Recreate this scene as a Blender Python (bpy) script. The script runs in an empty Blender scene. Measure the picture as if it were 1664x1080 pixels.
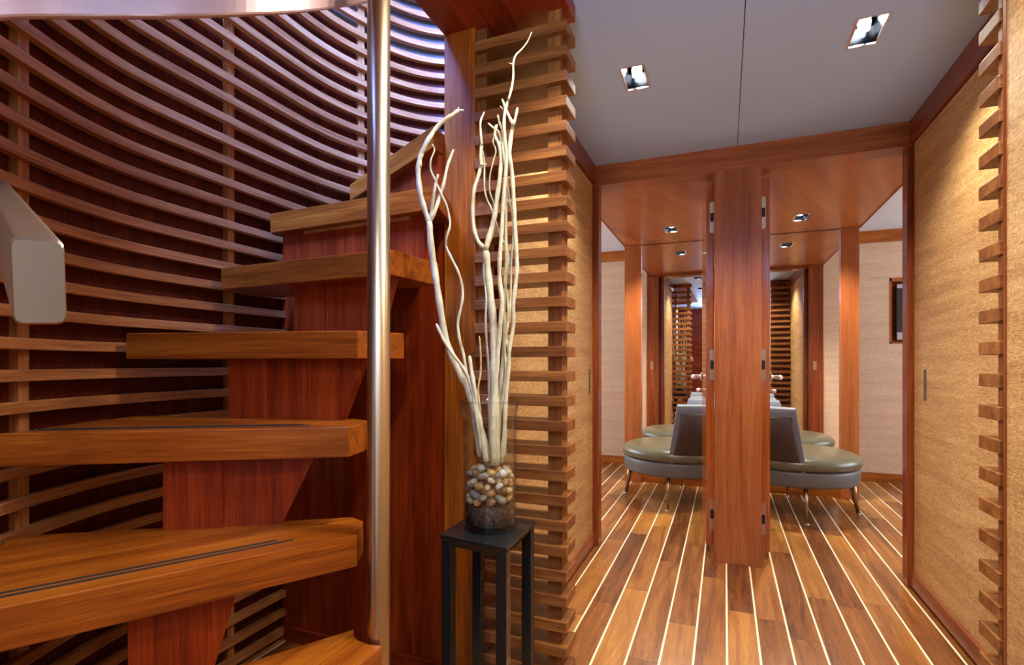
import bpy, math, random
from mathutils import Vector
C = bpy.context.scene.collection
S = bpy.context.scene
rnd = random.Random(7)
PI = math.pi

# ---------------------------------------------------------------- camera
F_PX, YAW, EYE, HOR = 854.0, math.atan(346/854), 1.0, 590.0
CA, SA = math.cos(YAW), math.sin(YAW)
cam = bpy.data.cameras.new('camera'); co = bpy.data.objects.new('camera', cam); C.objects.link(co)
co.location = (0, 0, EYE); co.rotation_euler = (PI/2, 0, YAW)
cam.sensor_width = 36; cam.lens = 36*F_PX/1664; cam.shift_y = (HOR-540)/1664; cam.clip_start = 0.02
S.camera = co
def c2w(u, v): return (u*CA - v*SA, u*SA + v*CA)          # camera plan (right, depth) -> world plan
def pd(px, py, d):                                         # pixel at a depth -> world point
    x, y = c2w((px-832)/F_PX*d, d); return Vector((x, y, EYE+(HOR-py)/F_PX*d))
def pz(px, py, z): return pd(px, py, (z-EYE)*F_PX/(HOR-py))

# ---------------------------------------------------------------- view + light
S.view_settings.view_transform = 'Standard'; S.view_settings.look = 'None'
S.view_settings.exposure = 0.3; S.view_settings.gamma = 1
W = bpy.data.worlds.new('world'); S.world = W; W.use_nodes = True
W.node_tree.nodes['Background'].inputs[0].default_value = (0.75, 0.85, 1.0, 1)
W.node_tree.nodes['Background'].inputs[1].default_value = 1.2
def area(name, loc, rot, sx, sy, power, col):
    l = bpy.data.lights.new(name, 'AREA'); l.shape = 'RECTANGLE'; l.size = sx; l.size_y = sy; l.energy = power; l.color = col
    o = bpy.data.objects.new(name, l); C.objects.link(o); o.location = loc; o.rotation_euler = rot
    return o
sd = area('stairwell_daylight', (-1.10, .35, 3.2), (0, 0, 0), 0.6, 1.0, 260, (0.12, 0.25, 1.0))
sd.rotation_euler = (Vector((-1.25, 2.15, 2.35))-sd.location).to_track_quat('-Z', 'Y').to_euler(); sd.data.spread = math.radians(95)
area('left_room_window_light', (-3.05, 4.1, 1.25), (0, -PI/2, 0), 1.2, 1.9, 38, (0.84, 0.92, 1.0))
area('right_room_window_light', (3.15, 4.1, 1.25), (0, PI/2, 0), 1.2, 1.9, 38, (0.84, 0.92, 1.0))
rw = area('added_rear_fill', (.13, -1.93, 1.25), (PI/2+math.radians(44), 0, 0), .7, 1.2, 39, (0.62, 0.78, 1.0)); rw.data.spread = math.radians(85)  # added cool fill behind the camera, tilted up to brighten the ceiling

# ---------------------------------------------------------------- materials
def mat(name, col=(.5,.5,.5), rough=.5, metal=0.0, **kw):
    m = bpy.data.materials.new(name); m.use_nodes = True
    b = m.node_tree.nodes['Principled BSDF']
    b.inputs['Base Color'].default_value = (*col, 1); b.inputs['Roughness'].default_value = rough; b.inputs['Metallic'].default_value = metal
    for k, v in kw.items(): b.inputs[k.replace('_', ' ')].default_value = v
    return m
class NT:
    def __init__(s, m): s.t = m.node_tree; s.b = s.t.nodes['Principled BSDF']
    def n(s, typ, **kw):
        x = s.t.nodes.new(typ)
        for k, v in kw.items(): setattr(x, k, v)
        return x
    def l(s, a, b): s.t.links.new(a, b)
    def math(s, op, a, b=None, c=None):
        x = s.n('ShaderNodeMath', operation=op)
        for i, v in enumerate((a, b, c)):
            if v is None: continue
            if isinstance(v, (int, float)): x.inputs[i].default_value = v
            else: s.l(v, x.inputs[i])
        return x.outputs[0]
    def ramp(s, fac, stops):
        r = s.n('ShaderNodeValToRGB'); e = r.color_ramp.elements
        while len(e) < len(stops): e.new(.5)
        for i, (p, c) in enumerate(stops): e[i].position = p; e[i].color = (*c, 1)
        s.l(fac, r.inputs[0]); return r.outputs[0]
    def noise(s, vec, scale, detail=4, rough=.55, dist=0):
        x = s.n('ShaderNodeTexNoise'); x.inputs['Scale'].default_value = scale; x.inputs['Detail'].default_value = detail
        x.inputs['Roughness'].default_value = rough; x.inputs['Distortion'].default_value = dist; s.l(vec, x.inputs['Vector']); return x.outputs[0]
    def mix(s, fac, a, b, mode='MIX'):
        x = s.n('ShaderNodeMix', data_type='RGBA', blend_type=mode)
        for i, v in ((0, fac), (6, a), (7, b)):
            if isinstance(v, (int, float)): x.inputs[i].default_value = v
            elif isinstance(v, tuple): x.inputs[i].default_value = (*v, 1)
            else: s.l(v, x.inputs[i])
        return x.outputs[2]
    def bump(s, h, strength, dist=.002):
        x = s.n('ShaderNodeBump'); x.inputs['Strength'].default_value = strength; x.inputs['Distance'].default_value = dist
        s.l(h, x.inputs['Height']); s.l(x.outputs[0], s.b.inputs['Normal'])
def hx(r, g, b):
    f = lambda c: ((c/255+.055)/1.055)**2.4 if c > 10 else c/255/12.92
    return (f(r), f(g), f(b))

def wood(name, dark, mid, light, rough=.3, streak=1.0, coat=0.15):
    m = mat(name, mid, rough, 0, Coat_Weight=coat, Coat_Roughness=.12, Specular_IOR_Level=.3); t = NT(m)
    a = t.n('ShaderNodeAttribute', attribute_name='grain')
    oi = t.n('ShaderNodeObjectInfo')
    off = t.n('ShaderNodeCombineXYZ')
    t.l(t.math('MULTIPLY', oi.outputs['Random'], 9.0), off.inputs[0]); t.l(t.math('MULTIPLY', oi.outputs['Random'], 5.3), off.inputs[1])
    ad = t.n('ShaderNodeVectorMath', operation='ADD'); t.l(a.outputs['Vector'], ad.inputs[0]); t.l(off.outputs[0], ad.inputs[1])
    mp = t.n('ShaderNodeMapping'); mp.inputs['Scale'].default_value = (1.6, 26, 26); t.l(ad.outputs[0], mp.inputs[0])
    n1 = t.noise(mp.outputs[0], 1.0*streak, 3, .6, .7)
    mp2 = t.n('ShaderNodeMapping'); mp2.inputs['Scale'].default_value = (5, 190, 190); t.l(ad.outputs[0], mp2.inputs[0])
    n2 = t.noise(mp2.outputs[0], 1.3, 3, .7, .4)
    mp3 = t.n('ShaderNodeMapping'); mp3.inputs['Scale'].default_value = (.9, 7, 7); t.l(ad.outputs[0], mp3.inputs[0])
    n3 = t.noise(mp3.outputs[0], 1.0, 2, .5, .4)
    f = t.math('ADD', t.math('MULTIPLY', n1, .44), t.math('ADD', t.math('MULTIPLY', n2, .42), t.math('MULTIPLY', n3, .22)))
    c = t.ramp(f, [(.38, dark), (.54, mid), (.70, light)])
    t.l(c, t.b.inputs['Base Color']); t.bump(n2, .12, .001)
    return m
M = {}
M['teak'] = wood('teak', hx(96,44,10), hx(158,84,24), hx(190,114,42), .3, 1, .1)
M['teak_red'] = wood('teak_red', hx(84,24,5), hx(134,46,12), hx(162,70,24), .34, 1, .05)
M['teak_step'] = wood('teak_step', hx(90,40,8), hx(144,72,16), hx(178,104,30), .3, 1, .1)
M['teak_slat'] = wood('teak_slat', hx(110,58,28), hx(172,110,62), hx(208,152,98), .4, 1.0, .15)
M['teak_screen'] = wood('teak_screen', hx(84,44,18), hx(132,80,38), hx(172,116,60), .42, 1.0, .05)
M['teak_trim'] = wood('teak_trim', hx(88,38,14), hx(128,60,28), hx(156,84,42), .3, 1.0, .1)
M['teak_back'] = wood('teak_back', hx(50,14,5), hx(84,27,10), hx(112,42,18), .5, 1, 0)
M['teak_pillar'] = wood('teak_pillar', hx(114,58,26), hx(148,82,42), hx(174,106,60), .28, .8, .1)
M['veneer'] = wood('veneer', hx(132,68,32), hx(160,90,46), hx(184,116,64), .3, .35, .1)
M['leaf'] = wood('leaf', hx(120,52,20), hx(164,84,34), hx(196,114,50), .16, 1, .4)

def floor_mat():
    m = mat('plank_floor', rough=.28, Coat_Weight=.15, Coat_Roughness=.1); t = NT(m)
    a = t.n('ShaderNodeAttribute', attribute_name='grain'); sp = t.n('ShaderNodeSeparateXYZ'); t.l(a.outputs['Vector'], sp.inputs[0])
    ly, lx = sp.outputs[0], sp.outputs[1]
    q = t.math('DIVIDE', t.math('ADD', lx, 50*.10536-.003), .10536)
    idx = t.math('FLOOR', q); fr = t.math('FRACT', q)
    wn = t.n('ShaderNodeTexWhiteNoise', noise_dimensions='1D'); t.l(idx, wn.inputs['W'])
    q2 = t.math('DIVIDE', t.math('ADD', ly, t.math('MULTIPLY', wn.outputs['Value'], 3.0)), .95)
    idy = t.math('FLOOR', q2); fy = t.math('FRACT', q2)
    cb = t.n('ShaderNodeCombineXYZ'); t.l(idx, cb.inputs[0]); t.l(idy, cb.inputs[1])
    w2 = t.n('ShaderNodeTexWhiteNoise', noise_dimensions='3D'); t.l(cb.outputs[0], w2.inputs['Vector'])
    vv = t.n('ShaderNodeCombineXYZ')
    t.l(t.math('ADD', t.math('MULTIPLY', ly, 1.3), t.math('MULTIPLY', w2.outputs['Value'], 37)), vv.inputs[0])
    t.l(t.math('ADD', t.math('MULTIPLY', lx, 16), t.math('MULTIPLY', w2.outputs['Value'], 91)), vv.inputs[1])
    n1 = t.noise(vv.outputs[0], 1.25, 4, .6, 1.2)
    v2 = t.n('ShaderNodeMapping'); v2.inputs['Scale'].default_value = (6, 9, 1); t.l(vv.outputs[0], v2.inputs[0])
    n2 = t.noise(v2.outputs[0], 2.0, 3, .6)
    f = t.math('ADD', t.math('ADD', t.math('MULTIPLY', n1, .54), t.math('MULTIPLY', n2, .35)), t.math('ADD', t.math('MULTIPLY', w2.outputs['Value'], .24), -.02))
    c = t.ramp(f, [(.36, hx(84,44,18)), (.50, hx(134,80,34)), (.64, hx(168,112,50)), (.8, hx(196,142,72))])
    joint = t.math('LESS_THAN', fy, .0035)
    c = t.mix(joint, c, hx(70,38,22))
    edge = t.math('LESS_THAN', fr, .068)
    c = t.mix(edge, c, hx(246,232,200))
    t.l(c, t.b.inputs['Base Color'])
    return m
M['floor'] = floor_mat()

def burlap(name, c0, c1, c2):
    m = mat(name, c1, .62); t = NT(m); t.b.inputs['Specular IOR Level'].default_value = .5
    a = t.n('ShaderNodeAttribute', attribute_name='grain')
    mp = t.n('ShaderNodeMapping'); mp.inputs['Scale'].default_value = (45, 420, 420); t.l(a.outputs['Vector'], mp.inputs[0])
    n1 = t.noise(mp.outputs[0], 1.0, 4, .7, .6)
    mp2 = t.n('ShaderNodeMapping'); mp2.inputs['Scale'].default_value = (2, 24, 24); t.l(a.outputs['Vector'], mp2.inputs[0])
    n2 = t.noise(mp2.outputs[0], 1.0, 3, .6)
    mp3 = t.n('ShaderNodeMapping'); mp3.inputs['Scale'].default_value = (120, 90, 90); t.l(a.outputs['Vector'], mp3.inputs[0])
    n3 = t.noise(mp3.outputs[0], 1.0, 2, .6)
    f = t.math('ADD', t.math('MULTIPLY', n1, .55), t.math('ADD', t.math('MULTIPLY', n2, .25), t.math('MULTIPLY', n3, .2)))
    t.l(t.ramp(f, [(.36, c0), (.5, c1), (.64, c2)]), t.b.inputs['Base Color'])
    t.bump(t.math('ADD', n1, t.math('MULTIPLY', n3, .5)), .55, .003)
    return m
M['burlap'] = burlap('burlap', hx(132,92,50), hx(184,140,84), hx(222,186,130))
M['grasscloth'] = burlap('grasscloth', hx(190,150,118), hx(212,178,148), hx(228,200,172))
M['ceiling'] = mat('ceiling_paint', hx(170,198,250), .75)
M['white'] = mat('white_paint', hx(214,218,226), .7)
M['pale'] = mat('upper_deck_paint', hx(104,92,84), .6)
M['mirror'] = mat('mirror_glass', (.9,.9,.88), .004, 1.0)
M['satin'] = mat('satin_chrome', hx(226,230,238), .28, .75)
M['chrome'] = mat('chrome', (.75,.77,.8), .12, 1.0)
M['nickel'] = mat('brushed_nickel', hx(196,172,142), .38, 1.0)
M['steel'] = mat('polished_steel', hx(204,182,150), .3, 1.0)
M['pull'] = mat('grey_pull', hx(104,102,104), .45, .5)
M['rail'] = mat('satin_rail_metal', hx(196,164,162), .38, .45)
M['bronze'] = mat('bronze_leg', hx(156,124,98), .3, 1.0)
M['darkslot'] = mat('dark_slot', (.01,.01,.012), .6)
M['black'] = mat('black_lacquer', hx(26,30,32), .3, Coat_Weight=.3)
M['strip'] = mat('grip_rubber', hx(42,38,34), .6)
M['leather'] = mat('seat_leather', hx(94,90,70), .3, Coat_Weight=.2, Coat_Roughness=.25)
M['leather_light'] = mat('back_leather', hx(104,110,122), .5)
M['leather_dark'] = mat('back_panel_leather', hx(62,50,42), .45)
M['band'] = mat('base_band_leather', hx(92,92,92), .42)
M['screen'] = mat('screen_glass', (.005,.01,.02), .06, Coat_Weight=.5)
M['bezel'] = mat('silver_bezel', hx(178,178,190), .35, .4)
M['soil'] = None
def speckle(name, a, b, scale, rough=.7, bump=.4, c=None):
    m = mat(name, a, rough); t = NT(m); tc = t.n('ShaderNodeTexCoord')
    n = t.noise(tc.outputs['Object'], scale, 4, .65)
    t.l(t.ramp(n, [(.38, a), (.62, b)] if c is None else [(.35, a), (.5, b), (.68, c)]), t.b.inputs['Base Color']); t.bump(n, bump, .004)
    return m
M['soil'] = speckle('dark_gravel', hx(6,4,3), hx(30,20,14), 130, .5, 1.0, hx(110,86,62))
M['branch'] = speckle('bleached_branch', hx(196,192,160), hx(222,218,190), 40, .6, .25)
M['branch_tan'] = speckle('tan_branch', hx(184,150,104), hx(214,186,140), 40, .6, .25)
PEB = [speckle('pebble_cream', hx(206,190,140), hx(232,222,186), 60, .45, .1), speckle('pebble_tan', hx(176,132,76), hx(212,174,112), 50, .45, .1),
       speckle('pebble_grey', hx(132,126,116), hx(172,166,154), 70, .45, .1), speckle('pebble_brown', hx(126,84,54), hx(166,120,82), 60, .45, .1),
       speckle('pebble_white', hx(214,214,204), hx(238,238,232), 50, .45, .1)]
PEBN = ['cream', 'tan', 'grey', 'brown', 'white']
def glass():
    m = bpy.data.materials.new('clear_glass'); m.use_nodes = True; n = m.node_tree; n.nodes.remove(n.nodes['Principled BSDF'])
    tr = n.nodes.new('ShaderNodeBsdfTransparent'); tr.inputs[0].default_value = (.97, .985, .98, 1)
    gl = n.nodes.new('ShaderNodeBsdfGlossy'); gl.inputs['Roughness'].default_value = .03
    lw = n.nodes.new('ShaderNodeLayerWeight'); lw.inputs[0].default_value = .5; mx = n.nodes.new('ShaderNodeMixShader')
    pw = n.nodes.new('ShaderNodeMath'); pw.operation = 'POWER'; pw.inputs[1].default_value = 3.5; n.links.new(lw.outputs['Facing'], pw.inputs[0])
    ma = n.nodes.new('ShaderNodeMath'); ma.operation = 'MULTIPLY_ADD'; ma.inputs[1].default_value = .75; ma.inputs[2].default_value = .07; n.links.new(pw.outputs[0], ma.inputs[0])
    n.links.new(ma.outputs[0], mx.inputs[0]); n.links.new(tr.outputs[0], mx.inputs[1]); n.links.new(gl.outputs[0], mx.inputs[2])
    n.links.new(mx.outputs[0], n.nodes['Material Output'].inputs[0]); return m
M['glass'] = glass()
def emit(name, col, s):
    m = mat(name, col, .5); b = m.node_tree.nodes['Principled BSDF']
    b.inputs['Emission Color'].default_value = (*col, 1); b.inputs['Emission Strength'].default_value = s; return m
M['reflector'] = mat('dark_reflector', hx(66,70,78), .16, 1.0)
M['lamp'] = emit('halogen_lamp', (1, .97, .93), 14)

# ---------------------------------------------------------------- mesh helpers (all vertices given in world space)
class MB:
    def __init__(s, grain=None): s.v = []; s.f = []; s.g = []; s.grain = grain or (1, 0, 0); s.smooth = []
    def add(s, vs, fs, smooth=False, g=None):
        o = len(s.v); s.v += [Vector(p) for p in vs]; s.f += [tuple(i+o for i in f) for f in fs]; s.smooth += [smooth]*len(fs)
        G = Vector(s.grain).normalized(); up = Vector((0, 0, 1)) if abs(G.z) < .9 else Vector((0, 1, 0))
        H = G.cross(up).normalized(); K = G.cross(H)
        s.g += [tuple(x) for x in g] if g else [(Vector(p).dot(G), Vector(p).dot(H), Vector(p).dot(K)) for p in vs]
        return s
    def box(s, x0, x1, y0, y1, z0, z1):
        v = [(x, y, z) for z in (z0, z1) for y in (y0, y1) for x in (x0, x1)]
        return s.add(v, [(0,2,3,1), (4,5,7,6), (0,1,5,4), (1,3,7,5), (3,2,6,7), (2,0,4,6)])
    def prism(s, poly, z0, z1):
        a = sum(poly[i][0]*poly[(i+1) % len(poly)][1]-poly[(i+1) % len(poly)][0]*poly[i][1] for i in range(len(poly)))
        if a < 0: poly = poly[::-1]
        n = len(poly); v = [(p[0], p[1], z0) for p in poly]+[(p[0], p[1], z1) for p in poly]
        return s.add(v, [tuple(range(n))[::-1], tuple(range(n, 2*n))]+[(i, (i+1) % n, n+(i+1) % n, n+i) for i in range(n)])
    def hexa(s, b, t):                                  # bottom quad, top quad, both counter-clockwise from above
        return s.add(list(b)+list(t), [(3,2,1,0), (4,5,6,7), (0,1,5,4), (1,2,6,5), (2,3,7,6), (3,0,4,7)])
    def wallquad(s, p0, p1, q0, q1, n, th):             # front face: bottom p0,p1; top q0,q1; thickness th along n
        n = Vector(n)*th; a = [Vector(p0), Vector(p1), Vector(q1), Vector(q0)]; b = [p+n for p in a]
        return s.add(a+b, [(0,1,2,3), (7,6,5,4), (0,4,5,1), (1,5,6,2), (2,6,7,3), (3,7,4,0)])
    def lathe(s, prof, c, n=32, a0=0, a1=2*PI, smooth=True, closed=True):
        full = abs(a1-a0-2*PI) < 1e-6; k = n if full else n+1; v = []; m = len(prof)
        for i in range(k):
            a = a0+(a1-a0)*i/n
            v += [(c[0]+r*math.cos(a), c[1]+r*math.sin(a), c[2]+z) for r, z in prof]
        f = []
        for i in range(n):
            j = (i+1) % k
            for q in range(m-1): f.append((i*m+q, j*m+q, j*m+q+1, i*m+q+1))
        return s.add(v, f, smooth)
    def tube(s, pts, rad, n=10, smooth=True):
        pts = [Vector(p) for p in pts]; rad = rad if isinstance(rad, (list, tuple)) else [rad]*len(pts)
        v = []; f = []; g = []; L = 0; prev = None
        for i, p in enumerate(pts):
            t = (pts[min(i+1, len(pts)-1)]-pts[max(i-1, 0)]).normalized()
            if i: L += (p-pts[i-1]).length
            a = t.cross(Vector((0, 0, 1)) if abs(t.z) < .95 else Vector((1, 0, 0))).normalized() if prev is None else (prev-t*prev.dot(t)).normalized()
            prev = a; b = t.cross(a)
            for k in range(n):
                w = 2*PI*k/n; q = p+(a*math.cos(w)+b*math.sin(w))*rad[i]; v.append(q); g.append((L, math.cos(w)*rad[i], math.sin(w)*rad[i]))
        for i in range(len(pts)-1):
            for k in range(n): f.append((i*n+k, i*n+(k+1) % n, (i+1)*n+(k+1) % n, (i+1)*n+k))
        f.append(tuple(range(n))[::-1]); f.append(tuple(range((len(pts)-1)*n, len(pts)*n)))
        return s.add(v, f, smooth, g)
    def build(s, name, m, parent=None, bevel=0, kind=None, seg=2):
        xs = [p.x for p in s.v]; ys = [p.y for p in s.v]; zs = [p.z for p in s.v]
        if parent is None: org = Vector(((min(xs)+max(xs))/2, (min(ys)+max(ys))/2, min(zs)))
        else:
            org = Vector((0, 0, 0)); q = parent
            while q: org += q.location; q = q.parent
        me = bpy.data.meshes.new(name); me.from_pydata([p-org for p in s.v], [], s.f)
        at = me.attributes.new('grain', 'FLOAT_VECTOR', 'POINT'); at.data.foreach_set('vector', [c for p in s.g for c in p])
        me.polygons.foreach_set('use_smooth', s.smooth); me.materials.append(m)
        o = bpy.data.objects.new(name, me); C.objects.link(o)
        if parent: o.parent = parent
        else: o.location = org
        if bevel:
            b = o.modifiers.new('bevel', 'BEVEL'); b.width = bevel; b.segments = seg; b.limit_method = 'ANGLE'; b.angle_limit = .6
        if kind: o['kind'] = kind
        return o
def thing(name, label, cat, loc, group=None):
    o = bpy.data.objects.new(name, None); C.objects.link(o); o.location = loc; o['label'] = label; o['category'] = cat
    if group: o['group'] = group
    o.empty_display_size = .05
    return o
def tag(o, label, cat, group=None):
    o['label'] = label; o['category'] = cat
    if group: o['group'] = group
    return o
def B(grain, *boxes):
    m = MB(grain)
    for b in boxes: m.box(*b)
    return m
def struct(name, mb, m, parent=None, bevel=0): return mb.build(name, m, parent, bevel, None if parent else 'structure')
def copy_tree(o, loc, label):
    c = o.copy(); C.objects.link(c); c.location = loc; c['label'] = label
    for ch in list(o.children):
        d = ch.copy(); C.objects.link(d); d.parent = c
        for g in list(ch.children):
            e = g.copy(); C.objects.link(e); e.parent = d
    return c
def plate(grain, a0, a1, b0, b1, c0, c1, holes, plane='xy'):
    """box with rectangular through holes; plane xy: thickness z, plane xz: thickness y"""
    m = MB(grain); A = sorted({a0, a1, *[h[0] for h in holes], *[h[1] for h in holes]}); Bb = sorted({b0, b1, *[h[2] for h in holes], *[h[3] for h in holes]})
    for i in range(len(A)-1):
        for j in range(len(Bb)-1):
            ca, cb = (A[i]+A[i+1])/2, (Bb[j]+Bb[j+1])/2
            if any(h[0] < ca < h[1] and h[2] < cb < h[3] for h in holes): continue
            if plane == 'xy': m.box(A[i], A[i+1], Bb[j], Bb[j+1], c0, c1)
            else: m.box(A[i], A[i+1], c0, c1, Bb[j], Bb[j+1])
    return m
def catmull(P, n=8):
    P = [Vector(p) for p in P]; Q = [P[0]*2-P[1]]+P+[P[-1]*2-P[-2]]; out = []
    for i in range(1, len(Q)-2):
        for k in range(n):
            t = k/n; a, b, c, d = Q[i-1:i+3]
            out.append(.5*((2*b)+(c-a)*t+(2*a-5*b+4*c-d)*t*t+(3*b-a-3*c+d)*t**3))
    out.append(P[-1]); return out

XL, XR, YH = -.676, .783, 2.84            # corridor walls, header plane
ZC, ZS = 2.08, 2.0                        # ceiling, wooden soffit
YM, YB = 4.54, 5.28                       # mirror, back wall
FX, FY = .085, .17                        # downlight opening
CL = [(-.315, 2.02), (.43, 2.02), (-.315, 1.02), (.30, 1.02), (-.24, -.15), (.36, -.15)]       # corridor downlights; the rearmost pair is added, unseen fill
SL = [(-.375, 4.09), (.485, 4.09)]                               # soffit downlights
hole = lambda p: (p[0]-FX/2, p[0]+FX/2, p[1]-FY/2, p[1]+FY/2)

# ================================================================ STRUCTURE
struct('floor', B((0, 1, 0), (-3.2, 3.3, -2.0, 5.4, -.06, 0)), M['floor'])
# corridor ceiling: two panels with the seam on the centre line
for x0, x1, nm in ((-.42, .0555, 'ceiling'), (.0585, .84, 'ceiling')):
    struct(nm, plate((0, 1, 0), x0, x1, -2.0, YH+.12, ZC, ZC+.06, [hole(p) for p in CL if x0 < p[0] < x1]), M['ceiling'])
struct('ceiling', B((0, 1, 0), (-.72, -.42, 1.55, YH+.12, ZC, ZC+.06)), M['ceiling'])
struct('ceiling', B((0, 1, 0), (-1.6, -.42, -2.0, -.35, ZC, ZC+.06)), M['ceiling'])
struct('trim_1', B((0, 1, 0), (.05, .064, -2.0, YH+.1, ZC+.004, ZC+.02)), M['darkslot'])
for x0, x1 in ((-3.2, -.80), (.925, 3.3)):
    struct('ceiling', B((0, 1, 0), (x0, x1, YH+.12, YB+.1, 2.12, 2.18)), M['white'])
struct('ceiling', B((0, 1, 0), (-.80, .925, YM+.06, YB+.1, 2.12, 2.18)), M['white'])
# wooden soffit in front of the mirror
sof = struct('ceiling', plate((.35, 1, 0), -.793, .917, YH+.16, YM, ZS, ZS+.06, [hole(p) for p in SL]), M['veneer'])
struct('trim_2', B((0, 1, 0), (-.80, -.793, YH+.12, YM, ZS-.004, 2.13), (.917, .925, YH+.12, YM, ZS-.004, 2.13)), M['teak_red'])
# header beam above the two openings
struct('trim_3', B((1, 0, 0), (XL, XR, YH, YH+.12, 1.97, ZC+.02)), M['teak_pillar'], bevel=.002)
struct('trim_4', B((1, 0, 0), (-.8, XL, YH, YH+.16, 1.97, ZC+.05), (XR, .92, YH, YH+.16, 1.97, ZC+.05), (XL, XR, YH+.12, YH+.16, 1.985, ZC+.05)), M['teak_trim'])
# jambs of the openings
jl = struct('trim_5', B((0, 0, 1), (XL, -.640, YH, YH+.072, 0, 1.97)), M['teak_trim'], bevel=.003)
jr = struct('trim_6', B((0, 0, 1), (.755, XR, YH, YH+.072, 0, 1.97)), M['teak_trim'], bevel=.003)
for s, x0, x1 in (('left', -.82, -.69), ('right', .79, .92)):
    o = struct('trim_7', B((0, 0, 1), (x0, x1, YH+.002, YH+.15, 0, 1.99)), M['teak_trim'], bevel=.002)
    B((1, 0, 0), (x0+.04, x0+.07, YH+.15, YH+.153, .93, 1.02)).build('strike_plate', M['nickel'], o)
struct('trim_7', B((0, 0, 1), (-.69, XL, YH+.02, YH+.072, 0, 1.97), (XR, .79, YH+.02, YH+.072, 0, 1.97)), M['darkslot'])
# corridor walls: fabric covered sliding doors in wooden surrounds
wl = struct('wall_left', B((0, 1, 0), (-.74, XL, 1.555, YH, 0, ZC)), M['teak_red'])
wr = struct('wall_right', B((0, 1, 0), (XR, .85, 1.436, YH, 0, ZC)), M['teak_red'])
d1 = struct('door_1', B((0, 1, 0), (XL, XL+.006, 1.57, 2.825, .075, 1.975)), M['burlap'])
d2 = struct('door_2', B((0, 1, 0), (XR-.006, XR, 1.45, 2.825, .075, 1.975)), M['burlap'])
B((0, 1, 0), (XL+.006, XL+.009, 2.74, 2.765, .84, .968)).build('door_pull', M['pull'], d1, .001)
B((0, 1, 0), (XR-.009, XR-.006, 2.675, 2.70, .845, .975)).build('door_pull', M['pull'], d2, .001)
struct('baseboard_left', B((0, 1, 0), (XL, XL+.018, 1.56, YH, .012, .075)), M['teak_trim'], bevel=.002)
struct('baseboard_right', B((0, 1, 0), (XR-.018, XR, 1.45, YH, .012, .075)), M['teak_trim'], bevel=.002)
struct('trim_8', B((0, 1, 0), (XL, XL+.02, 1.55, YH, 1.98, ZC)), M['teak_trim'], bevel=.002)
struct('trim_9', B((0, 1, 0), (XR-.02, XR, 1.43, YH, 1.98, ZC)), M['teak_trim'], bevel=.002)
# near part of the corridor
struct('wall_right', B((0, 1, 0), (.553, .85, -2.0, 1.424, 0, ZC)), M['burlap'])
struct('trim_10', B((0, 0, 1), (.5515, .85, 1.424, 1.436, 0, ZC)), M['teak_trim'])
struct('wall_rear', plate((1, 0, 0), -1.7, .85, 0, ZC, -2.08, -2.0, [(-.22, .48, .55, 1.95)], 'xz'), M['teak_red'])
wf = struct('added_rear_window', B((1, 0, 0), (-.26, .52, -2.05, -1.99, .51, .55), (-.26, .52, -2.05, -1.99, 1.95, 1.99), (-.26, -.22, -2.05, -1.99, .55, 1.95), (.48, .52, -2.05, -1.99, .55, 1.95)), M['teak'])  # unseen window added behind the camera to go with the rear fill
B((1, 0, 0), (-.22, .48, -2.03, -2.024, .55, 1.95)).build('pane', M['glass'], wf)
# wooden soffit beside the stairwell, post, stair panel
struct('trim_11', B((0, 1, 0), (-.82, -.42, -.35, 1.55, 2.033, ZC+.06)), M['teak_red'], bevel=.002)
struct('trim_12', B((0, 0, 1), (-.82, -.712, 1.455, 1.58, 0, 2.033)), M['teak'], bevel=.002)
struct('wall_stairwell', B((0, 0, 1), (-1.5, -.82, 1.462, 1.50, 0, 1.50)), M['teak_red'])
struct('baseboard_stairwell', B((1, 0, 0), (-1.47, -.83, 1.450, 1.462, 0, .05)), M['teak_red'])
struct('wall_left', B((0, 0, 1), (-.82, -.742, 1.58, 2.9, 0, 2.13)), M['teak_red'])
# fascia of the deck above along the stairwell
struct('wall_upper_deck', B((0, 1, 0), (-.86, -.80, -.35, 2.6, ZC+.06, 3.3), (-1.75, -.80, -.41, -.35, ZC, 3.3)), M['pale'])
# side rooms and back wall with the television niche
NX0, NX1, NZ0, NZ1 = 1.284, 1.99, 1.165, 1.715
wb = struct('wall_back', plate((1, 0, 0), -3.2, 3.3, 0, 2.13, YB, YB+.08, [(NX0, NX1, NZ0, NZ1)], 'xz'), M['grasscloth'])
struct('trim_13', B((1, 0, 0), (NX0, NX0+.012, YB-.004, YB+.14, NZ0, NZ1), (NX1-.012, NX1, YB-.004, YB+.14, NZ0, NZ1), (NX0, NX1, YB-.004, YB+.14, NZ0, NZ0+.012),
    (NX0, NX1, YB-.004, YB+.14, NZ1-.03, NZ1), (NX0, NX1, YB+.12, YB+.14, NZ0, NZ1)), M['teak'])
struct('trim_14', B((1, 0, 0), (-3.2, 3.3, YB-.03, YB, 2.02, 2.12)), M['teak'], bevel=.002)
struct('baseboard_back', B((1, 0, 0), (-3.2, 3.3, YB-.015, YB, 0, .075)), M['teak'], bevel=.002)
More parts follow.
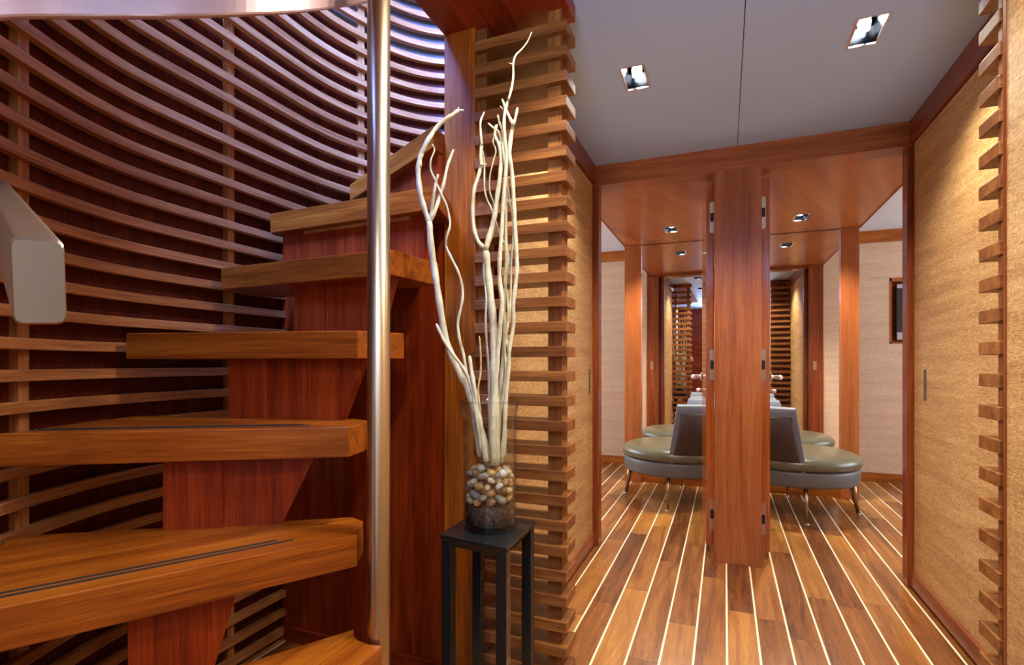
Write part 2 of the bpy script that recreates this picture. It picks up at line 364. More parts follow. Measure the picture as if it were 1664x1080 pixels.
for sx, x0, x1 in (('left', -3.2, -3.12), ('right', 3.22, 3.3)):
    struct('wall_'+sx, plate((0, 1, 0), x0, x1, YH+.12, YB, 0, .6, [], 'xy'), M['grasscloth'])
    struct('wall_'+sx, B((0, 1, 0), (x0, x1, YH+.12, YB, 1.9, 2.13)), M['grasscloth'])
    struct('wall_'+sx, B((0, 1, 0), (x0, x1, YH+.12, 3.1, .6, 1.9), (x0, x1, 5.1, YB, .6, 1.9)), M['grasscloth'])
    w = struct('window_2' if sx == 'left' else 'window_3', B((0, 1, 0), (x0, x1, 3.1, 3.14, .6, 1.9), (x0, x1, 5.06, 5.1, .6, 1.9), (x0, x1, 3.14, 5.06, .6, .64), (x0, x1, 3.14, 5.06, 1.86, 1.9)), M['teak'])
    B((0, 1, 0), ((x0+x1)/2-.003, (x0+x1)/2+.003, 3.14, 5.06, .64, 1.86)).build('pane', M['glass'], w)
struct('wall_front', B((1, 0, 0), (-3.2, -.82, YH+.04, YH+.12, 0, 2.13), (.92, 3.3, YH+.04, YH+.12, 0, 2.13)), M['grasscloth'])
# mirror wall
struct('trim_15', B((0, 0, 1), (-.792, -.653, YM-.035, YM+.05, 0, ZS)), M['veneer'], bevel=.003)
struct('trim_16', B((0, 0, 1), (.793, .910, YM-.035, YM+.05, 0, ZS)), M['veneer'], bevel=.003)
struct('wall_mirror_backing', B((1, 0, 0), (-.653, .793, YM+.006, YM+.05, 0, 2.13), (-.8, .925, YM+.006, YM+.06, ZS, 2.13)), M['teak_red'])
struct('baseboard_mirror', B((1, 0, 0), (-.653, .793, YM-.02, YM, 0, .075)), M['teak'])
tag(B((1, 0, 0), (-.653, .793, YM, YM+.006, .075, ZS-.004)).build('wall_mirror', M['mirror']), 'tall frameless mirror filling the wall behind the two round chairs', 'mirror')

# ================================================================ CURVED SLATTED STAIR WALL
WP = catmull([(-1.16, -.34, 0), (-1.162, -.1, 0), (-1.175, .15, 0), (-1.225, .36, 0), (-1.295, .485, 0), (-1.355, .60, 0), (-1.39, .675, 0), (-1.425, .76, 0), (-1.455, .86, 0), (-1.471, .97, 0), (-1.477, 1.2, 0),
              (-1.480, 1.42, 0), (-1.474, 1.60, 0), (-1.452, 1.73, 0), (-1.419, 1.83, 0), (-1.373, 1.945, 0), (-1.30, 2.05, 0), (-1.200, 2.13, 0), (-1.05, 2.185, 0), (-.87, 2.2, 0)], 5)
WN = []
for i in range(len(WP)):
    t = (WP[min(i+1, len(WP)-1)]-WP[max(i-1, 0)]).normalized(); WN.append(Vector((-t.y, t.x, 0)))   # outward
WL = [0]
for i in range(1, len(WP)): WL.append(WL[-1]+(WP[i]-WP[i-1]).length)
def wall_strip(mb, a, b, z0, z1, i0=0, i1=None, off=0, vert=False):
    i1 = len(WP) if i1 is None else i1; v = []; g = []
    for i in range(i0, i1):
        for r, z in ((a, z0), (a, z1), (b, z1), (b, z0)):
            p = WP[i]+WN[i]*r; v.append((p.x, p.y, z)); g.append((z, WL[i]*1.0, r) if vert else (WL[i]+off, r, z+off))
    n = i1-i0; f = []
    for i in range(n-1):
        for k in range(4): f.append((i*4+k, i*4+(k+1) % 4, (i+1)*4+(k+1) % 4, (i+1)*4+k))
    f += [(0, 1, 2, 3)[::-1], tuple((n-1)*4+k for k in range(4))]
    mb.add(v, f, False, g)
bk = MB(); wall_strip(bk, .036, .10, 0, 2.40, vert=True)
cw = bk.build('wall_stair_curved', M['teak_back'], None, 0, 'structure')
up = MB(); wall_strip(up, .036, .10, 2.40, 3.3, vert=True); up.build('wall_stair_upper', M['pale'], None, 0, 'structure')
sl = MB()
for k in range(0, 46):
    z1 = .0415+k*.0675; wall_strip(sl, 0, .022, z1-.025, z1, off=k*.37)
sl.build('slats', M['teak_slat'], cw, .0015)
def near_i(px):
    best = min(range(len(WP)), key=lambda i: abs(832+F_PX*((WP[i].x*CA+WP[i].y*SA)/(-WP[i].x*SA+WP[i].y*CA))-px) if (-WP[i].x*SA+WP[i].y*CA) > .3 else 9e9); return best
for px in (54, 381, 592):
    i = near_i(px); t = Vector((WN[i].y, -WN[i].x, 0)); b = MB((0, 0, 1))
    p = WP[i]; w = .013
    q = [p+t*w+WN[i]*.016, p-t*w+WN[i]*.016, p-t*w+WN[i]*.036, p+t*w+WN[i]*.036]
    b.prism([(x.x, x.y) for x in q], .03, 3.05); b.build('batten', M['teak_slat'], cw)

# ================================================================ STAIRCASE
TS = 1.105; TT = .066; RI = .2155
def zt(k): return .646+(k-2)*RI
st = thing('winding_staircase', 'teak staircase of thick open winding treads climbing round the left wall', 'staircase', (-1.0, .9, 0))
def wallpt(y): 
    i = min(range(len(WP)), key=lambda i: abs(WP[i].y-y) if WP[i].y < 1.9 else 9); return WP[i].x
fronts = {0: ((-.61, .80), (-.33, .12)), 1: ((-.641, .885), (-.648, -.02)), 2: ((-.704, .887), (-1.155, .121)), 3: ((-.759, .928), (-1.340, .569)),
          4: ((-.799, 1.008), (-1.424, .877)), 5: ((-.794, 1.129), (-1.434, 1.159)), 6: ((-.755, 1.312), (-1.430, 1.345)), 7: ((-.822, 1.391), (-1.408, 1.727)), 8: ((-.83, 1.60), (-1.05, 2.2))}
P_ = Vector((-.672, .915)); PR = .0235
def lerp(a, b, t): return (a[0]+(b[0]-a[0])*t, a[1]+(b[1]-a[1])*t)
def offs(a, b, d):                                       # shift a line towards the back of the flight
    dx, dy = b[0]-a[0], b[1]-a[1]; L = math.hypot(dx, dy); n = (dy/L*-1, dx/L)
    if n[0]*0+1 and (n[0]*(-.3)+n[1]*.3) < 0 and False: n = (-n[0], -n[1])
    n = (dy/L, -dx/L)
    return (a[0]+n[0]*d, a[1]+n[1]*d), (b[0]+n[0]*d, b[1]+n[1]*d)
polys = {}
for k in range(0, 8):
    fr, fl = fronts[k]; nb = offs(*fronts[k+1], .045)
    # outer edge follows the slats between this front and the next
    ys = sorted([fl[1], nb[1][1]])
    outer = [(p.x+(.004 if p.y < .5 else .034), p.y) for p in WP if ys[0]+.02 < p.y < ys[1]-.02 and p.x < -1.1] if k >= 2 else []
    br, bl = nb
    if k == 0: inner = [(-.655, .79)]; bl = (-.60, .0); br = (-.655, .80); 
    elif k == 1: inner = [(-.738, .917), (-.722, .897), (-.700, .884), (-.672, .879)]
    elif k == 2: inner = [(-.795, .985), (-.752, .968), (-.728, .930), (-.718, .905)]
    elif k == 3: inner = [(-.86, 1.075), (-.797, 1.045), (-.775, 1.0)]
    elif k == 4: inner = [(-.80, 1.18), (-.766, 1.150)]
    elif k == 5: inner = [(-.775, 1.345)]
    elif k == 6: inner = [(-.80, 1.45)]
    else: inner = [(-.822, 1.452), (-.822, 1.6)]
    if k == 0: poly = [fr, fl, bl, br]
    elif k == 1: poly = [fr, fl, (-1.1, -.02), bl and lerp(nb[0], nb[1], .95)] + inner
    elif k in (2, 3, 4, 5): poly = [fr, fl]+outer+[bl]+inner
    elif k == 6: poly = [fr, fl]+outer+[(-1.440, 1.455), (-.80, 1.455)]
    else: poly = [fr, fl]+[(p.x+.004, p.y-.004) for p in WP if p.y > 1.77 and p.x < -.9]+[(-.88, 2.2), (-.822, 1.6)]
    polys[k] = poly
    g = (fl[0]-fr[0], fl[1]-fr[1], 0)
    t = MB(g).prism(poly, zt(k)-TT, zt(k)).build('tread', M['teak_step'], st, .0022)
    if k < 7:
        for d in (.042, .060):
            a, b = offs(fr, fl, d); a, b = lerp(a, b, .13 if d < .05 else .16), lerp(a, b, .93)
            a2, b2 = offs(a, b, .006)
            MB(g).prism([a, b, b2, a2], zt(k)-.001, zt(k)+.0015).build('grip_strip', M['strip'], t)
def ray_line(px, a, b):                                  # plan point where a pixel column meets line ab
    ux, uy = c2w((px-832)/F_PX, 1.0); dx, dy = b[0]-a[0], b[1]-a[1]
    det = ux*(-dy)+dx*uy; s = (a[0]*(-dy)+dx*a[1])/det
    return (ux*s, uy*s)
R = {2: (208, 335, 388, 345), 3: (265, 361, 511, 457), 4: (372, 434, 590, 553), 5: (478, 527, 634, 612), 6: (460, 600, 721, 721)}
for k, (e0, e1, e2, e3) in R.items():
    a, b = offs(*fronts[k], .032); z0, z1 = zt(k-1), zt(k)-TT
    dx, dy = b[0]-a[0], b[1]-a[1]; L = math.hypot(dx, dy); n = Vector((dy/L, -dx/L, 0))
    p = [ray_line(e, a, b) for e in (e0, e1, e2, e3)]
    V = lambda q, z: Vector((q[0], q[1], z))
    if k == 6: p[2] = p[3] = (-.83, a[1]+.003)
    MB((0, 0, 1)).wallquad(V(p[0], z0), V(p[1], z0), V(p[0], z1), V(p[1], z1), n, .03).build('riser', M['teak_red'], st)
    n2 = n*.006
    MB((0, 0, 1)).wallquad(V(p[1], z0)+n2, V(p[3], z0)+n2, V(p[1], z1)+n2, V(p[2], z1)+n2, n, .03).build('bracket', M['teak_red'], st)
    if k == 6:
        a6, b6 = offs(*fronts[6], .026); q0, q1 = ray_line(494, a6, b6), ray_line(664, a6, b6)
        MB((1, 0, 0)).wallquad(V(q0, z1-.010), V(q1, z1-.010), V(q0, z1-.001), V(q1, z1-.001), n, .012).build('light_trim', M['teak_slat'], st)
for k in (0, 1, 7):
    a, b = offs(*fronts[k], .035); a, b = lerp(a, b, .05), lerp(a, b, .95 if k == 7 else .6)
    dx, dy = b[0]-a[0], b[1]-a[1]; L = math.hypot(dx, dy); n = Vector((dy/L, -dx/L, 0)); z0 = zt(k-1) if k else 0
    MB((0, 0, 1)).wallquad((*b, z0), (*a, z0), (*b, zt(k)-TT), (*a, zt(k)-TT), n, .03).build('riser', M['teak_red'], st)
# pole
tag(MB((0, 0, 1)).tube([(P_.x, P_.y, 0), (P_.x, P_.y, .01), (P_.x, P_.y, 3.25)], PR, 48).build('steel_pole', M['steel']),
    'polished steel pole rising from the floor beside the tread ends', 'pole')
MBp = MB()

# handrails
DR = Vector((*c2w(-1.044, 1.0), .4356)).normalized()
#
hr = thing('handrail', 'flat brushed metal handrail with rounded end at the far left edge', 'handrail', pd(60, 455, .40))
def rail_end():
    m = MB(); c = [pd(15, 384, .40), pd(105, 390, .40), pd(110, 528, .40), pd(22, 529, .40)]
    r = .12; ring = []
    for i in range(4):
        p, q, s_ = c[i], c[(i-1) % 4], c[(i+1) % 4]
        for t in range(5):
            w = t/4; a = p+(q-p).normalized()*.008*(1-w)**2; b = (s_-p).normalized()*.008*w**2
            ring.append(a+b)
    n = len(ring); cen = sum(ring, Vector())/n; L = .80
    rings = [[cen+(p-cen)*.94-DR*0.0 for p in ring], [p+DR*.003 for p in ring], [p+DR*L for p in ring]]
    v = [p for rr in rings for p in rr]; f = [tuple(range(n))]
    for k in range(2):
        for i in range(n): f.append((k*n+i, k*n+n+i, k*n+n+(i+1) % n, k*n+(i+1) % n))
    f.append(tuple(range(2*n, 3*n))[::-1])
    return m.add(v, f, False)
rail_end().build('rail_bar', M['nickel'], hr)
hb = pd(60, 455, .40)+DR*.50
MB().tube([hb, hb+Vector((-.1, -.02, -.07)), Vector((-1.185, hb.y-.02, hb.z-.07))], .008).build('bracket', M['nickel'], hr)
def band():
    pts = [(-500, 96, .645), (-260, 66, .66), (-120, 45, .70), (0, 29, .74), (100, 26.5, .78), (200, 26, .81), (300, 26, .84), (400, 24, .90), (490, 20, 1.0), (560, 11, 1.12), (600, 3, 1.19), (640, -12, 1.24), (700, -45, 1.3), (738, -74, 1.33)]
    path = catmull([pd(*p) for p in pts], 6); m = MB(); n = len(path); v = []
    for i, p in enumerate(path):
        t = (path[min(i+1, n-1)]-path[max(i-1, 0)]); t.z = 0; t.normalize(); nn = Vector((-t.y, t.x, 0))*1
        v += [p, p+Vector((0, 0, .075))-nn*0, p+nn*.012+Vector((0, 0, .075)), p+nn*.012]
    f = []
    for i in range(n-1):
        for k in range(4): f.append((i*4+k, i*4+4+k, i*4+4+(k+1) % 4, i*4+(k+1) % 4))
    f += [(0, 1, 2, 3), tuple((n-1)*4+k for k in (3, 2, 1, 0))]
    return m.add(v, f, False)
bo = band().build('curved_handrail', M['rail'], None, .004); tag(bo, 'curved satin metal handrail sweeping along the top left of the stairwell', 'handrail')

# ================================================================ SLAT SCREENS
def screen(name, label, x0, x1, bats, zoff):
    t = thing(name, label, 'slat screen', ((x0+x1)/2, 1.5, 0))
    m = MB((1, 0, 0))
    for k in range(29):
        z = zoff+k*.072
        if z+.03 > 2.033: break
        m.box(x0, x1, 1.45, 1.55, z, z+.03)
    for i in range(len(m.g)): m.g[i] = (m.g[i][0]+(i//8)*.731, m.g[i][1], m.g[i][2])
    m.build('slats', M['teak_screen'], t, .0015)
    for a, b in bats: B((0, 0, 1), (a, b, *((1.472, 1.53) if x0 < 0 else (1.452, 1.470)), 0, 2.033)).build('batten', M['teak_screen'], t)
    return t
screen('slat_screen', 'horizontal teak slat screen behind the glass vase and black pedestal', -.712, -.42, [(-.712, -.68), (-.482, -.44)], .011)
screen('slat_screen', 'short horizontal teak slats projecting from the fabric wall at far right', .55, .783, [(.556, .60), (.74, .78)], .011)

# ================================================================ CENTRE PILLAR + OPEN DOOR LEAVES
tag(B((0, 0, 1), (-.049, .167, YH-.004, YH+.10, 0, 1.97)).build('wooden_pillar', M['teak_pillar'], None, .002), 'broad reddish wooden pillar standing between the two door openings', 'pillar')
def leaf(idx, sx, label):
    hx_ = -.053 if sx < 0 else .171
    a = Vector((hx_, 2.955, 0)); th = .040; L = .60
    ang = math.radians(4.0); d = Vector((sx*math.sin(ang), math.cos(ang), 0)); n = Vector((sx*math.cos(ang), -math.sin(ang), 0))
    p = [a, a+n*th, a+n*th+d*L, a+d*L]
    o = struct(f'door_{idx}', MB((0, 0, 1)).prism([(q.x, q.y) for q in p], .045, 1.955), M['leaf'], bevel=.0015)
    for zc in (1.766, .992, .208):
        c = a+n*(th*.25); m = MB(); w = .011; hh = .082
        prof = []
        for k in range(9): w_ = PI*k/8; prof.append((math.cos(w_)*w, hh-w+math.sin(w_)*w))
        for k in range(9): w_ = PI+PI*k/8; prof.append((math.cos(w_)*w, -hh+w+math.sin(w_)*w))
        v = [c+n*x*1.0-d*.002+Vector((0, 0, zc+z)) for x, z in prof]; v2 = [q+d*.004 for q in v]; k = len(v)
        m.add(v+v2, [tuple(range(k)), tuple(range(k, 2*k))[::-1]]+[(i, i+k, (i+1) % k+k, (i+1) % k) for i in range(k)])
        h = m.build('hinge', M['nickel'], o)
        q = c-d*.0035; m = MB(); m.prism([(q-n*.0085).to_tuple()[:2], (q+n*.0085).to_tuple()[:2], (q+n*.0085+d*.003).to_tuple()[:2], (q-n*.0085+d*.003).to_tuple()[:2]], zc-.023, zc+.023)
        m.build('knuckle_gap', M['darkslot'], h)
    e = a+n*th+d*(L-.06)
    z = .918
    MB().tube([e+Vector((0, 0, z))-n*.001, e+Vector((0, 0, z))+n*.012], .024, 20).build('rose', M['chrome'], o)
    pts = [e+Vector((0, 0, z)), e+n*.03+Vector((0, 0, z)), e+n*.052+Vector((0, 0, z))-d*.012, e+n*.056+Vector((0, 0, z-.001))-d*.05, e+n*.050+Vector((0, 0, z-.004))-d*.11]
    MB().tube(catmull(pts, 5), [.011]*5+[.0125]*6+[.014]*5+[.012]*4+[.009], 14).build('lever_handle', M['satin'], o)
    MB().tube([e+Vector((0, 0, z-.085)), e+n*.03+Vector((0, 0, z-.085)), e+n*.034+Vector((0, 0, z-.085))], [.012, .012, .009], 14).build('lock_cylinder', M['satin'], o)
    return o
leaf(3, -1, ''); leaf(4, 1, '')

# ================================================================ DOWNLIGHTS
def downlight(x, y, z, label, group, power):
    t = thing('recessed_downlight', label, 'ceiling light', (x, y, z), group)
    a, b = FX/2, FY/2
    B((1, 0, 0), (x-a-.004, x+a+.004, y-b-.004, y-b+.003, z-.002, z+.004), (x-a-.004, x+a+.004, y+b-.003, y+b+.004, z-.002, z+.004),
      (x-a-.004, x-a+.003, y-b+.003, y+b-.003, z-.002, z+.004), (x+a-.003, x+a+.004, y-b+.003, y+b-.003, z-.002, z+.004)).build('frame', M['chrome'], t)
    m = MB(); zz = z+.055
    v = [(x-a+.001, y-b+.001, z), (x+a-.001, y-b+.001, z), (x+a-.001, y+b-.001, z), (x-a+.001, y+b-.001, z)]
    v += [(x-a+.012, y-b+.012, zz), (x+a-.012, y-b+.012, zz), (x+a-.012, y+b-.012, zz), (x-a+.012, y+b-.012, zz)]
    m.add(v, [(0,1,5,4), (1,2,6,5), (2,3,7,6), (3,0,4,7), (4,5,6,7)]).build('reflector', M['reflector'], t)
    for s in (-1, 1):
        MB().lathe([(.001, .026), (.010, .0265), (.017, .029), (.020, .0540)][::-1], (x, y+s*.042, z), 20).build('lamp', M['lamp'], t)
        l = bpy.data.lights.new('spot', 'SPOT'); l.energy = power; l.color = (1, .92, .79); l.spot_size = math.radians(126); l.spot_blend = .6; l.shadow_soft_size = .02
        lo = bpy.data.objects.new('lamp_light', l); C.objects.link(lo); lo.parent = t; lo.location = (0, s*.042, -.004)
    return t
g1 = 'recessed ceiling downlights'
downlight(*CL[0], ZC, 'twin chrome downlight in grey ceiling, nearer the slat screen and vase', g1, 25)
downlight(*CL[1], ZC, 'twin chrome downlight in grey ceiling, brighter one near the right wall', g1, 25)
downlight(*CL[2], ZC, 'twin chrome downlight overhead just out of the picture, left of the ceiling seam', g1, 17)
downlight(*CL[3], ZC, 'twin chrome downlight overhead just out of the picture, right of the ceiling seam', g1, 22)
downlight(*CL[4], ZC, 'added unseen fill downlight farthest behind the viewpoint, left of the ceiling seam', g1, 10)  # this pair is added to brighten the slats and lower treads
downlight(*CL[5], ZC, 'added unseen fill downlight farthest behind the viewpoint, right of the ceiling seam', g1, 10)
downlight(*SL[0], ZS, 'chrome downlight in the wooden soffit above the left round chair', g1, 44)
downlight(*SL[1], ZS, 'chrome downlight in the wooden soffit above the right round chair', g1, 44)

# ================================================================ CHAIRS
def chair(cx, cy, face, label):
    """face: angle the seat faces"""
    t = thing('round_chair', label, 'chair', (cx, cy, 0), 'round low-back chairs')
    c = (cx, cy, 0); r = .372; back = face+PI
    MB().lathe([(.02, .215), (r-.03, .215), (r-.008, .222), (r-.002, .235), (r, .305), (r-.006, .318), (r-.03, .322), (.02, .322)], c, 56).build('base_band', M['band'], t)
    prof = [(.01, .318), (r-.03, .318), (r+.004, .328), (r+.012, .350), (r+.008, .375), (r-.012, .395), (r-.05, .410), (r-.12, .418), (r-.25, .422), (.01, .423)]
    MB().lathe(prof, c, 56).build('seat', M['leather'], t)
    # back: half ring, leaning outwards, its free ends sloping away with height
    m = MB(); N = 40; v = []
    cs = [(-.085, .0), (-.002, .0), (.006, .2), (.012, .36), (.004, .394), (-.02, .405), (-.045, .398), (-.062, .36), (-.078, .15)]
    for i in range(N+1):
        w = -1+2*i/N
        for dr, z in cs:
            a = back+w*math.radians(90-z*24); v.append((cx+(r+dr)*math.cos(a), cy+(r+dr)*math.sin(a), .318+z))
    k = len(cs); f = [(i*k+j, (i+1)*k+j, (i+1)*k+(j+1) % k, i*k+(j+1) % k) for i in range(N) for j in range(k)]
    f += [tuple(range(k)), tuple(N*k+j for j in range(k))[::-1]]
    m.add(v, f, True).build('backrest', M['leather_light'], t, .004)
    m = MB(); v = []; cs = [(.003, .004), (.011, .2), (.016, .335), (.012, .34), (.0, .2), (-.006, .004)]
    for i in range(N+1):
        w = -1+2*i/N
        for dr, z in cs:
            a = back+w*math.radians(85.5-z*24); v.append((cx+(r+dr)*math.cos(a), cy+(r+dr)*math.sin(a), .318+z))
    k = len(cs); f = [(i*k+j, (i+1)*k+j, (i+1)*k+(j+1) % k, i*k+(j+1) % k) for i in range(N) for j in range(k)]
    f += [tuple(range(k)), tuple(N*k+j for j in range(k))[::-1]]
    m.add(v, f, True); o = m.build('back_panel', M['leather_dark'], t); o['label'] = 'dark taupe outer back panel'
    for q in range(4):
        a = face+q*PI/2; top = Vector((cx+(r-.045)*math.cos(a), cy+(r-.045)*math.sin(a), .22)); bot = Vector((cx+(r-.004)*math.cos(a), cy+(r-.004)*math.sin(a), .004))
        w = 1.0 if q == 0 else .55
        lg = MB().tube([top, top.lerp(bot, .5), bot], [.026*w, .018*w, .011*w], 12).build('leg', M['bronze'], t)
        MB().tube([(bot.x, bot.y, 0), (bot.x, bot.y, .006)], .014, 12).build('foot_disc', M['chrome'], lg)
    return t
chair(-.342, 4.075, PI-.05, 'low-back round leather chair facing left, in the left opening')
chair(.453, 4.075, .05, 'low-back round leather chair facing right, in the right opening')

# ================================================================ TELEVISION
tv = thing('television', 'small flat television in wooden wall niche of the right side room', 'television', (1.68, YB+.06, NZ0+.012))
B((1, 0, 0), (1.335, 1.95, YB+.03, YB+.07, NZ0+.03, NZ1-.05)).build('housing', M['black'], tv, .002)
B((1, 0, 0), (1.338, 1.947, YB+.022, YB+.032, NZ0+.032, NZ0+.095)).build('bezel', M['bezel'], tv, .002)
B((1, 0, 0), (1.338, 1.947, YB+.022, YB+.032, NZ1-.085, NZ1-.052)).build('bezel', M['bezel'], tv, .002)
B((1, 0, 0), (1.338, 1.947, YB+.025, YB+.032, NZ0+.096, NZ1-.086)).build('screen', M['screen'], tv)
B((1, 0, 0), (1.62, 1.72, YB+.068, YB+.121, NZ0+.2, NZ1-.25)).build('wall_mount', M['black'], tv)

# ================================================================ PEDESTAL + VASE
ZT = .57; HD = 1-ZT
A_ = [pz(714, 868, ZT), pz(824, 890, ZT), pz(871, 846, ZT)]; A_.append(A_[0]+A_[2]-A_[1])
pc = (A_[0]+A_[2])/2; ax = (A_[1]-A_[0]); ay = (A_[2]-A_[1])
ped = thing('pedestal_table', 'tall slim black pedestal table carrying the glass vase', 'pedestal', (pc.x, pc.y, 0))
def pq(s, r, z): q = pc+ax*(s/2)+ay*(r/2); return Vector((q.x, q.y, z))
m = MB()
rings = [(.86, ZT-.030), (1.0, ZT-.008), (1.0, ZT)]
v = [pq(a*s, b*s, z) for s, z in rings for a, b in ((-1, -1), (1, -1), (1, 1), (-1, 1))]
m.add(v, [(3,2,1,0), (8,9,10,11)]+[(k*4+i, k*4+(i+1) % 4, k*4+4+(i+1) % 4, k*4+4+i) for k in range(2) for i in range(4)])
m.build('top', M['black'], ped, .0015)
for a, b in ((-1, -1), (1, -1), (1, 1), (-1, 1)):
    lw = .024; xa, ya = ax.normalized(), ay.normalized(); q = pc+ax*(a*.48)+ay*(b*.48)
    q = q-xa*a*lw*.6-ya*b*lw*.6
    c4 = [q-xa*lw*.6-ya*lw*.6, q+xa*lw*.6-ya*lw*.6, q+xa*lw*.6+ya*lw*.6, q-xa*lw*.6+ya*lw*.6]
    MB((0, 0, 1)).prism([(w.x, w.y) for w in c4], 0, ZT-.012).build('leg', M['black'], ped, .001)
VC = pd(796, 700, 1.383); VX, VY = VC.x, VC.y; VR = .070
gv = MB()
prof = [(.0005, 0), (VR-.006, 0), (VR-.001, .003), (VR, .01), (VR, .27), (VR+.002, .300), (VR+.007, .320), (VR+.014, .331), (VR+.0155, .3325), (VR+.0135, .3335),
        (VR+.005, .322), (VR-.002, .300), (VR-.0035, .27), (VR-.0035, .018), (VR-.008, .012), (.0005, .012)]
gv.lathe(prof, (VX, VY, ZT), 64)
tag(gv.build('glass_vase', M['glass']), 'tall clear glass cylinder vase with flared rim on the black pedestal', 'vase')
g = MB(); RI_ = VR-.0042
g.lathe([(.0005, .0125), (RI_-.006, .0125), (RI_, .019), (RI_, .062), (RI_-.01, .066), (.0005, .064)], (VX, VY, ZT), 48)
so = g.build('gravel', M['soil']); tag(so, 'dark coarse gravel filling the bottom of the glass vase', 'gravel'); so['kind'] = 'stuff'
# pebbles
def pebble(i, x, y, z, r, mi):
    import bmesh
    bm = bmesh.new(); bmesh.ops.create_icosphere(bm, subdivisions=2, radius=1)
    sx, sy, sz = r*rnd.uniform(.9, 1.25), r*rnd.uniform(.75, 1.05), r*rnd.uniform(.6, .85); k1, k2 = rnd.uniform(0, 6), rnd.uniform(0, 6)
    for w in bm.verts:
        n = 1+.10*math.sin(3*w.co.x+k1)+.09*math.sin(3.5*w.co.y+k2+w.co.z*2); w.co = Vector((w.co.x*sx*n, w.co.y*sy*n, w.co.z*sz*n))
    me = bpy.data.meshes.new('pebble'); bm.to_mesh(me); bm.free(); me.polygons.foreach_set('use_smooth', [True]*len(me.polygons)); me.materials.append(PEB[mi])
    o = bpy.data.objects.new('pebble', me); C.objects.link(o); o.location = (x, y, z); o.rotation_euler = (rnd.uniform(-.5, .5), rnd.uniform(-.5, .5), rnd.uniform(0, 6))
    tag(o, f'smooth {PEBN[mi]} pebble among the stones filling the glass vase', 'pebble', 'pebbles in the glass vase')
placed = []
tries = 0
while len(placed) < 150 and tries < 60000:
    tries += 1
    r = rnd.choice([.011, .0125, .014, .0155]) if rnd.random() < .8 else .017
    ring = rnd.random() < .62
    rr = (VR-.0045-r*1.22) if ring else rnd.uniform(0, VR-.03); a = rnd.uniform(0, 2*PI); z = rnd.uniform(.066+r*.8, .160+.012*math.cos(rr*60))
    p = Vector((VX+rr*math.cos(a), VY+rr*math.sin(a), ZT+z))
    if all((p-q).length > (r+s)*.80 for q, s in placed):
        placed.append((p, r)); pebble(len(placed), p.x, p.y, p.z, r, rnd.choices(range(5), [4, 4, 3, 2, 1])[0])

# ================================================================ BRANCHES  (centre lines: pixel column, row, depth offset, radius in pixels)
def br(label, paths, m='branch', d0=0):
    mb = MB()
    for pts, r0, r1, da, db in paths:
        n = len(pts); P = []
        for i, (x, y) in enumerate(pts):
            P.append(pd(x, y, 1.385+d0+da+(db-da)*i/(n-1)+.004*math.sin(i*1.9+x)))
        Q = catmull(P, 4); k = len(Q); rad = []
        for i in range(k):
            t = i/(k-1); r = r0+(r1-r0)*t; r *= 1+.10*math.sin(i*1.3+r0*7); rad.append(r*1.385/F_PX)
        rad[-1] *= .7
        mb.tube(Q, rad, 10)
    return tag(mb.build('branch', M[m]), label, 'branch', 'pale branches in the glass vase')
br('thick pale branch curving far left, forked into three with a claw tip', [
   ([(796,748),(786,715),(777,685),(768,655),(760,632),(749,610),(735,580),(723,545),(717,510),(711,470),(705,430),(700,395),(698,360)], 5.6, 5.2, -.01, -.03),
   ([(698,362),(691,342),(684,318),(680,290),(680,268),(684,252),(693,232),(705,213),(720,197),(735,187),(745,179)], 4.6, 3.0, -.03, -.05),
   ([(682,272),(683,255),(692,236),(702,220),(708,208)], 3.5, 2.0, -.035, -.045),
   ([(744,180),(745,174)], 1.6, 1.0, -.05, -.05), ([(743,179),(754,179)], 1.8, 1.2, -.05, -.05),
   ([(699,360),(707,342),(714,322),(721,298),(727,270),(737,243)], 3.4, 2.2, -.03, -.01),
   ([(698,358),(702,338),(705,315),(708,298),(712,283)], 2.8, 2.0, -.03, -.05)])
br('thin wavy pale branch snaking up beside the thick left branch', [
   ([(779,742),(772,700),(767,660),(761,630),(757,600),(753,575),(747,552),(744,525),(749,500),(752,480),(750,460),(744,440),(734,420),(725,400),(726,385),(731,368),(730,352),(725,332),(716,313),(707,292),(700,276),(700,260),(706,244),(702,234)], 2.8, 1.2, .01, -.02)], d0=-.012)
br('short pale twig leaning left with a cut tip, above the vase rim', [
   ([(782,735),(776,690),(770,650),(762,617),(753,598),(738,578),(725,559),(716,542),(709,526)], 2.8, 2.4, -.03, -.02)], d0=-.02)
br('stubby thick pale branch ending just above the vase rim', [
   ([(790,750),(784,715),(779,685),(774,652),(770,625),(766,600),(763,578)], 5.0, 2.6, -.04, -.03)], d0=-.01)
br('short tan brown twig standing in the vase', [
   ([(788,740),(784,700),(780,665),(777,632),(781,605),(781,575),(779,546)], 1.9, 1.3, -.035, -.03)], 'branch_tan', d0=-.01)
br('thick upright pale branch splitting into a wide loop halfway up', [
   ([(806,755),(805,700),(804,650),(803,600),(803,560),(801,520),(797,480),(793,440),(789,405)], 7.0, 5.6, -.02, -.01),
   ([(788,404),(777,392),(770,370),(768,340),(770,310),(776,290),(782,268),(781,252),(783,232)], 3.4, 2.8, -.01, .01),
   ([(783,236),(781,215),(781,197),(787,182)], 2.2, 1.4, .01, .01),
   ([(781,268),(790,267)], 1.8, 1.6, 0, -.01),
   ([(789,406),(797,378),(804,350),(808,320),(812,290),(814,262),(811,236),(804,220),(806,203)], 5.0, 2.0, -.01, -.01),
   ([(812,238),(816,226)], 2.8, 2.2, -.01, -.01)])
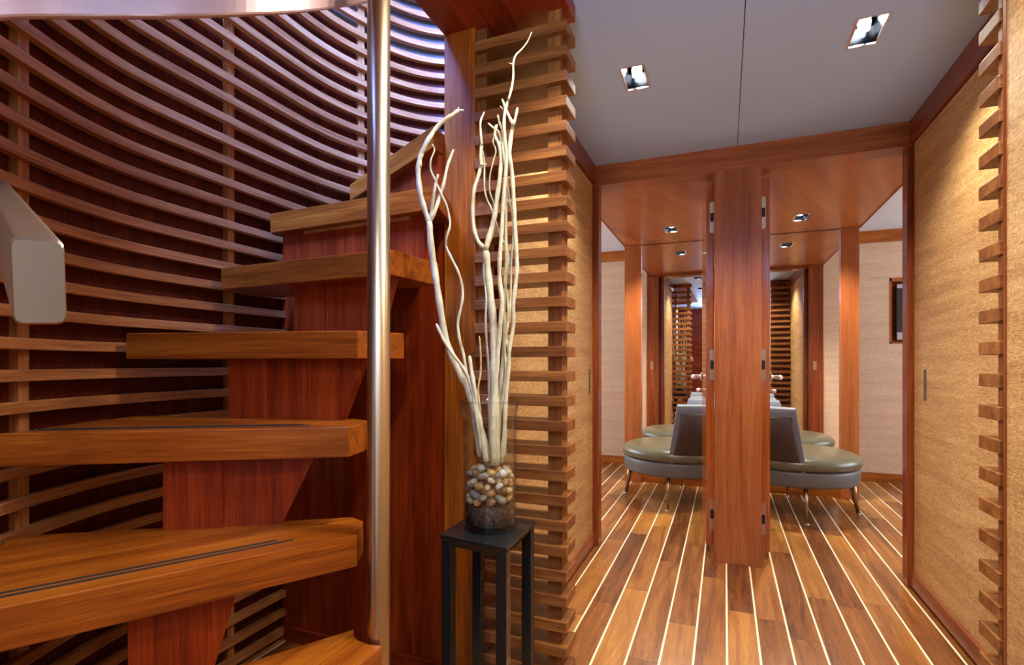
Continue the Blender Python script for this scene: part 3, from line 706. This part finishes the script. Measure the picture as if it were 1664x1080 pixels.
br('thin pale branch crossing the middle of the bunch', [
   ([(812,745),(810,690),(818,640),(822,600),(820,560),(826,520),(824,480),(820,455),(826,430),(825,408),(818,392),(811,378),(806,360),(799,340),(790,320),(787,298),(787,265),(783,240)], 2.2, 1.4, 0, .02)], d0=.012)
br('slender pale branch bowed beside the loop', [
   ([(797,748),(796,700),(795,650),(794,600),(791,560),(789,520),(790,480),(786,440),(790,408),(800,385),(805,360),(803,332),(796,312),(796,288),(801,264),(806,245),(801,230),(806,215),(808,202)], 2.2, 1.2, .02, .03)], d0=.018)
br('tallest pale branch with a thin crooked tip reaching the beam', [
   ([(801,755),(801,700),(803,650),(807,600),(810,560),(813,525),(816,490),(812,455),(812,420),(815,380),(817,340),(820,300),(823,262),(821,230),(819,200),(821,180),(826,162)], 4.2, 2.4, -.03, -.02),
   ([(826,163),(831,145),(834,125),(834,104),(838,90),(847,81),(857,68),(864,52)], 2.2, .9, -.02, -.03), ([(834,105),(827,102)], .9, .7, -.02, -.02)])
br('pale branch with a notched top curving along the right of the bunch', [
   ([(815,752),(820,700),(822,650),(826,600),(828,565),(834,530),(834,495),(838,460),(840,430),(838,390),(836,350),(834,310),(832,280),(828,252),(830,225),(834,203)], 3.4, 3.4, -.01, -.01),
   ([(834,204),(838,190),(841,175)], 2.6, 2.0, -.01, -.01), ([(834,203),(824,182),(816,161)], 2.8, 1.9, -.01, .0), ([(818,178),(812,172)], 1.3, .9, 0, 0)])
br('pale branch with a hooked twig leaning left near the top', [
   ([(808,750),(810,700),(812,640),(817,590),(820,540),(818,500),(821,460),(823,420),(822,380),(822,340),(823,300),(820,262),(817,240),(812,220),(808,212)], 3.6, 2.2, .01, .015),
   ([(809,213),(801,207),(793,200)], 1.9, 1.4, .015, .02), ([(819,250),(817,215),(812,200),(809,187)], 2.4, 1.9, .015, .02)], d0=.01)
br('thin pale branch weaving down the right side of the bunch', [
   ([(820,748),(822,700),(818,650),(824,610),(826,570),(822,545),(828,510),(830,470),(831,420),(834,380),(832,345),(828,328),(826,308),(820,300),(813,292)], 2.0, 1.4, .02, .0)], d0=.006)
